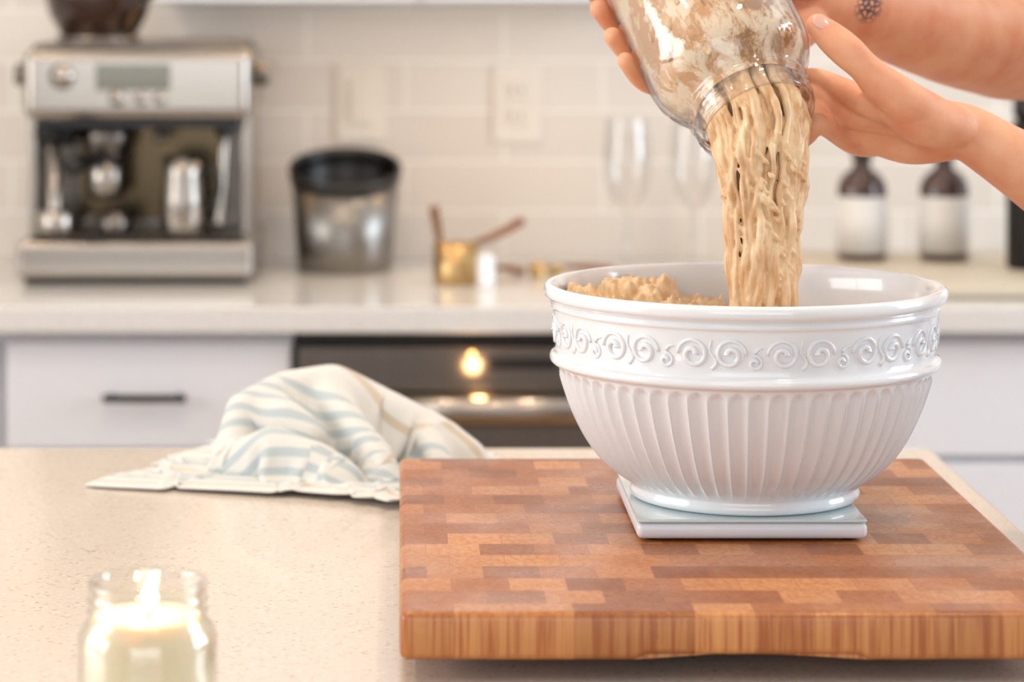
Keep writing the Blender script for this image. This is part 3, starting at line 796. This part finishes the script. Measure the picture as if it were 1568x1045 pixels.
lathe('tamp_base',[(0,0),(.026,0),(.028,.004),(.028,.03),(.022,.036),(0,.036)],M_steel,cm,32,(mX-.120,3.93,.990))
lathe('group_head',[(0,0),(.028,0),(.033,.008),(.036,.02),(.036,.05),(0,.05)],M_steel_d,cm,40,(mX-.050,3.965,1.105))
lathe('portafilter_basket',[(0,0),(.022,0),(.028,.006),(.029,.065),(0,.065)],M_steel,cm,40,(mX-.050,3.965,1.04))
tube('portafilter_handle',[(mX-.052,3.94,1.098),(mX-.066,3.90,1.098),(mX-.088,3.84,1.094)],[.008,.012,.014],M_black,cm,14)
tube('steam_wand',[(mX+.125,3.96,1.155),(mX+.125,3.945,1.12),(mX+.122,3.935,1.06),(mX+.118,3.93,1.00)],.006,M_steel,cm,12)
lathe('wand_ball',[(0,0),(.012,.004),(.014,.012),(.010,.022),(0,.024)],M_black,cm,24,(mX+.125,3.95,1.128))
tube('hot_water_spout',[(mX+.030,3.97,1.155),(mX+.030,3.96,1.14),(mX+.030,3.955,1.125)],.010,M_steel,cm,12)
lathe('hopper_collar',[(0,0),(.060,0),(.062,.012),(0,.012)],M_steel_d,cm,40,(mX-.066,4.0,1.266))
lathe('bean_hopper',[(0,.0),(.052,.0),(.060,.010),(.074,.035),(.080,.060),(.080,.085),(.078,.088),(0,.088)],M_hopper,cm,48,(mX-.066,4.0,1.276))
lathe('hopper_lid',[(0,0),(.083,0),(.084,.006),(.07,.012),(0,.014)],M_black,cm,48,(mX-.066,4.0,1.362))
mp=empty('milk_pitcher')
px,py=mX+.066,3.93
lathe('pitcher_body',[(0,0),(.030,0),(.032,.004),(.031,.05),(.028,.085),(.029,.112),(.0275,.112),(.0265,.085),(.0295,.05),(.030,.006),(0,.005)],M_steel,mp,40,(px,py,.9912))
tube('pitcher_handle',[(px+.027,py-.006,1.085),(px+.05,py-.015,1.08),(px+.053,py-.016,1.05),(px+.031,py-.006,1.02)],.004,M_black,mp,10)
cu=empty('steel_cup')
lathe('cup_body',[(0,0),(.020,0),(.022,.003),(.023,.030),(.0215,.030),(.020,.005),(0,.005)],M_steel_d,cu,32,(mX-.035,3.93,.9912))
tube('cup_handle',[(mX-.057,3.925,1.016),(mX-.071,3.92,1.014),(mX-.072,3.92,1.003),(mX-.057,3.925,.999)],.003,M_steel_d,cu,8)

# ------------------------------------------------------------ canister with slanted black rim
can=empty('steel_canister'); qx,qy=-.083,4.085
def slanted(name,prof,mat,closed=False):
    bm=bmesh.new(); lathe_geo(bm,prof,64,None,closed)
    for v in bm.verts:
        w=max(0,(v.co.z-.06)/.09); v.co.z+=v.co.y*.27*min(1.05,w)
        v.co+=V((qx,qy,.9205))
    return finish(bm,name,mat,can)
slanted('canister_body',[(0,0),(.070,0),(.072,.003),(.0812,.138),(.0797,.138),(.070,.006),(0,.006)],M_steel_c)
slanted('canister_band',[(.0818,.136),(.0842,.139),(.0862,.153),(.0855,.157),(.0815,.157),(.0808,.150),(.0790,.136)],M_black,True)
slanted('canister_liner',[(.0788,.138),(.0695,.008),(0,.0075)],M_black)

# ------------------------------------------------------------ measuring cups
def mcup(nm,x,y,r,h,mat,handles=()):
    e=empty(nm)
    lathe('cup',[(0,0),(r*.95,0),(r,.003),(r,h),(r-.002,h),(r-.002,.004),(0,.003)],mat,e,40,(x,y,.92))
    for hh,rad in handles: tube('handle',hh,rad,M_woodh,e,12)
mcup('measuring_cup',.082,3.905,.033,.058,M_brass,[([(.060,3.90,.965),(.055,3.895,1.0),(.049,3.885,1.032)],[.004,.006,.0075]),([(.100,3.93,.972),(.14,3.95,.985),(.182,3.965,1.006)],[.004,.006,.007])])
mcup('measuring_cup',.124,3.860,.0125,.046,M_ceramic)
mcup('measuring_cup',.206,3.99,.014,.020,M_brass)
def mspoon(nm,p0,p1):
    e=empty(nm); p0=V(p0);p1=V(p1)
    lathe('scoop',[(0,0),(.011,0),(.014,.012),(.0125,.012),(.010,.002),(0,.002)],M_brass,e,24,p0)
    tube('stem',[p0+V((.01,0,.011)),p0.lerp(p1,.5)+V((0,0,.010)),p1+V((0,0,.007))],[.003,.0055,.0065],M_woodh,e,10)
mspoon('measuring_spoon',(.135,4.02,.92),(.185,4.0,.92))
mspoon('measuring_spoon',(.235,4.03,.92),(.32,4.02,.92))

# ------------------------------------------------------------ wine glasses
def wine(x,y):
    e=empty('wine_glass')
    prof=[(0,.001),(.034,.0005),(.0345,.001),(.01,.004),(.004,.010),(.0035,.05),(.004,.088),(.012,.098),(.028,.118),(.036,.145),(.0365,.17),(.0345,.20),(.031,.232)]
    lathe('glass',prof,M_wineg,e,48,(x,y,.92))
wine(.345,4.07); wine(.447,4.09)

# ------------------------------------------------------------ serving board with bottles
sb=empty('serving_board')
box('slab',.60,1.35,3.715,4.16,.922,.942,M_stone,sb,.004)
for a in(.63,1.32):
    for b2 in (3.74,4.13): lathe('pad',[(0,0),(.01,0),(.01,.003),(0,.003)],M_rub,sb,12,(a,b2,.92))
def bottle(x,y):
    e=empty('soap_bottle')
    lathe('bottle',[(0,0),(.034,0),(.037,.004),(.037,.105),(.035,.118),(.026,.130),(.015,.137),(.0135,.142),(.0135,.152),(0,.152)],M_amber,e,48,(x,y,.942))
    lathe('label',[(.0374,.012),(.0376,.012),(.0376,.096),(.0374,.096)],M_label,e,48,(x,y,.942),closed=True)
    lathe('pump_collar',[(0,0),(.015,0),(.0155,.002),(.0155,.018),(.008,.021),(.0045,.022),(.0045,.045),(0,.045)],M_black,e,32,(x,y,1.092))
    tube('pump_head',[(x,y,1.137),(x-.002,y-.004,1.142),(x-.02,y-.012,1.142),(x-.038,y-.018,1.137)],[.006,.007,.005,.004],M_black,e,12)
bottle(.692,4.02); bottle(.815,4.02)
kb=empty('black_flask')
lathe('flask_body',[(0,0),(.040,0),(.043,.005),(.043,.19),(.040,.203),(.033,.212),(.030,.214),(.030,.22),(0,.22)],M_blackm,kb,48,(.925,3.90,.942))
lathe('flask_lid',[(0,0),(.033,0),(.034,.004),(.034,.034),(.030,.040),(0,.040)],M_black,kb,48,(.925,3.90,1.162))

# ------------------------------------------------------------ towel: small position-based cloth solver
tw=empty('dish_towel')
def towel(W,H,a,seed):
    nx,ny=112,88
    I,J=np.meshgrid(np.arange(nx),np.arange(ny),indexing='ij')
    x=(I/(nx-1)-.5)*W; y=(J/(ny-1)-.5)*H
    X=x*math.cos(a)-y*math.sin(a); Y=x*math.sin(a)+y*math.cos(a)
    nf=lambda p,q,s,o: np.vectorize(lambda i,j: noise.noise(V((i*s,j*s,o+seed))))(p,q)
    n1=nf(X,Y,10,3.3); n2=nf(X,Y,16,8.1); n3=nf(X,Y,7,0.7)
    def comp(t,c0,k0,k1,w):
        u=t-c0; a_=np.abs(u)
        return np.sign(u)*np.where(a_<w,k0*a_,k0*w+k1*(a_-w))
    P=np.zeros((nx,ny,3))
    P[...,0]=-.052+comp(X,.05,.50,.80,.16)
    P[...,1]=2.402+comp(Y,0,.46,.62,.12)
    tx=((P[...,0]+.25)/.09).clip(0,1)
    P[...,2]=.93+.02*(1-tx)+tx*(.105+.040*n1+.018*np.sin(X*62+6*n3)+.014*np.sin(Y*66+X*30+5*n2))
    P[...,0]+=.012*n2*tx; P[...,1]+=.012*n3*tx
    dx=W/(nx-1); dy=H/(ny-1); dd=math.hypot(dx,dy)
    prev=P.copy()
    def solve(A,B,rest,k):
        d=B-A; L=np.sqrt((d*d).sum(-1,keepdims=True))+1e-9
        c_=(.5*k)*(L-rest)/L*d
        A+=c_; B-=c_
    def pairs(st,axis,rest,k):
        n=P.shape[axis]
        for par in (0,1):
            for r0 in range(st):
                s0=par*st+r0
                ia=np.arange(s0,n-st,2*st)
                if len(ia)==0: continue
                e=ia[-1]+1
                if axis==0: solve(P[s0:e:2*st],P[s0+st:e+st:2*st],rest,k)
                else: solve(P[:,s0:e:2*st],P[:,s0+st:e+st:2*st],rest,k)
    caps=[]
    def chain(pts,r):
        for p,q in zip(pts[:-1],pts[1:]): caps.append((np.array(p),np.array(q),r))
    chain([(-.150,2.40,.940),(-.140,2.42,.975),(-.105,2.445,.990),(-.06,2.45,.996),(-.015,2.44,.975),(.03,2.425,.955),(.062,2.41,.934)],.016)
    chain([(-.150,2.39,.935),(-.112,2.365,.957),(-.070,2.345,.945),(-.045,2.33,.930)],.013)
    chain([(-.070,2.44,.990),(-.045,2.40,.970),(-.022,2.365,.948),(-.010,2.335,.928)],.012)
    chain([(.015,2.43,.962),(.030,2.395,.945),(.040,2.365,.928)],.011)
    chain([(-.13,2.43,.980),(-.10,2.40,.975),(-.075,2.385,.958)],.012)
    g=9.81*(1/100)**2
    zg=.9222+.006*(I/(nx-1))+.003*(J/(ny-1))
    for step in range(200):
        vel=(P-prev)*.95
        vm=np.sqrt((vel**2).sum(-1,keepdims=True)); vel*=np.minimum(1,.004/(vm+1e-9))
        prev=P.copy(); P+=vel; P[...,2]-=g
        for it in range(9):
            pairs(1,0,dx,1.0); pairs(1,1,dy,1.0)
            solve(P[0:-1:2,:-1],P[1::2,1:],dd,.6); solve(P[1:-1:2,:-1],P[2::2,1:],dd,.6)
            solve(P[0:-1:2,1:],P[1::2,:-1],dd,.6); solve(P[1:-1:2,1:],P[2::2,:-1],dd,.6)
            if it%3==0:
                pairs(3,0,3*dx,.16); pairs(3,1,3*dy,.16)
                pairs(2,0,2*dx,.2); pairs(2,1,2*dy,.2)
            if it%3==2:
                for p0,p1,r in caps:
                    d=p1-p0; t=((P-p0)@d/(d@d)).clip(0,1)
                    c0=p0+t[...,None]*d; q=P-c0; l=np.sqrt((q*q).sum(-1))+1e-9; mm=l<r
                    if mm.any():
                        P[mm]=c0[mm]+q[mm]/l[mm][:,None]*r
                        P[mm]-=(P[mm]-prev[mm])*.6
        mm=P[...,2]<zg
        P[...,2]=np.where(mm,zg,P[...,2])
        for k in(0,1): P[...,k]=np.where(mm,P[...,k]-(P[...,k]-prev[...,k])*.8,P[...,k])
        mm=(P[...,0]>-.006)&(P[...,1]<2.243)&(P[...,2]<.968)
        P[...,1]=np.where(mm,np.maximum(P[...,1],np.minimum(2.243,prev[...,1]+.003)),P[...,1])
    for _ in range(2):
        Q=P.copy()
        Q[1:-1,1:-1]=.5*P[1:-1,1:-1]+.125*(P[2:,1:-1]+P[:-2,1:-1]+P[1:-1,2:]+P[1:-1,:-2]); P=Q
    bm=bmesh.new(); uvl=bm.loops.layers.uv.new('UVMap')
    vs=[[bm.verts.new(P[i,j]) for j in range(ny)] for i in range(nx)]
    for i in range(nx-1):
        for j in range(ny-1):
            f=bm.faces.new((vs[i][j],vs[i+1][j],vs[i+1][j+1],vs[i][j+1]))
            for l,(p,q) in zip(f.loops,((i,j),(i+1,j),(i+1,j+1),(i,j+1))): l[uvl].uv=(p/(nx-1),q/(ny-1))
    o2=finish(bm,'towel_cloth',M_towel,tw,recalc=False)
    so=o2.modifiers.new('s','SOLIDIFY'); so.thickness=.0020; so.offset=0
    su=o2.modifiers.new('u','SUBSURF'); su.levels=1; su.render_levels=1
towel(.47,.38,-.35,11)

# ------------------------------------------------------------ lights
K=1.97
def area(nm,loc,tgt,sx,sy,en,col):
    l=bpy.data.lights.new(nm,'AREA'); l.shape='RECTANGLE'; l.size=sx; l.size_y=sy; l.energy=en*K; l.color=col
    o=bpy.data.objects.new(nm,l); COL.objects.link(o); o.location=loc
    o.rotation_euler=(V(tgt)-V(loc)).to_track_quat('-Z','Y').to_euler(); return o
area('window_light_left',(XL-.12,1.75,1.62),(0,1.9,1.2),2.2,1.3,26,(1,.975,.95))
area('window_light_front',(0,YF-.12,1.62),(0,2,1.1),3.1,1.3,19,(.93,.97,1))
area('window_light_right',(XR+.12,2.6,1.62),(0,2.6,1.2),1.5,1.3,30,(.80,.90,1))
def can_light(x,y,en=3.0):
    e=empty('ceiling_downlight',(0,0,0))
    lathe('trim',[(.05,0),(.065,0),(.065,-.006),(.05,-.006)],M_white,e,32,(x,y,ZC-.0005),closed=True)
    l=bpy.data.lights.new('downlight','AREA'); l.shape='DISK'; l.size=.09; l.energy=en*K; l.color=(1,.78,.57)
    o=bpy.data.objects.new('downlight_lamp',l); COL.objects.link(o); o.location=(x,y,ZC-.012); o.parent=e
for x,y in((-.9,1.7),(.6,1.6),(-.2,2.3),(-.9,3.5),(.4,3.4)): can_light(x,y)
l=bpy.data.lights.new('under_cabinet_lamp','AREA'); l.shape='RECTANGLE'; l.size=.7; l.size_y=.04; l.energy=.8; l.color=(1,.68,.40)
o=bpy.data.objects.new('under_cabinet_lamp',l); COL.objects.link(o); o.location=(.03,4.0,1.322); o.parent=uc
l=bpy.data.lights.new('candle_glow','POINT'); l.energy=.28; l.color=(1,.70,.38); l.shadow_soft_size=.006
o=bpy.data.objects.new('candle_glow',l); COL.objects.link(o); o.location=(cx,cy,1.012); o.parent=ca
w=bpy.data.worlds.new('World'); S.world=w; w.use_nodes=True
nt=w.node_tree; bg=nt.nodes['Background']
sky=nt.nodes.new('ShaderNodeTexSky'); sky.sky_type='HOSEK_WILKIE'; sky.turbidity=5; sky.sun_direction=(-.4,-.5,.75)
nt.links.new(sky.outputs[0],bg.inputs[0]); bg.inputs[1].default_value=.6

# ------------------------------------------------------------ camera
cd=bpy.data.cameras.new('camera'); cam=bpy.data.objects.new('camera',cd); COL.objects.link(cam)
cam.location=(0,0,1.365); cam.rotation_euler=(pi/2,0,0)
cd.sensor_width=36; cd.lens=94.4; cd.shift_x=172/1568; cd.shift_y=-557/1568
cd.clip_start=.05; cd.dof.use_dof=True; cd.dof.focus_distance=1.92; cd.dof.aperture_fstop=5.4
S.camera=cam
S.view_settings.view_transform='Standard'; S.view_settings.exposure=0.0
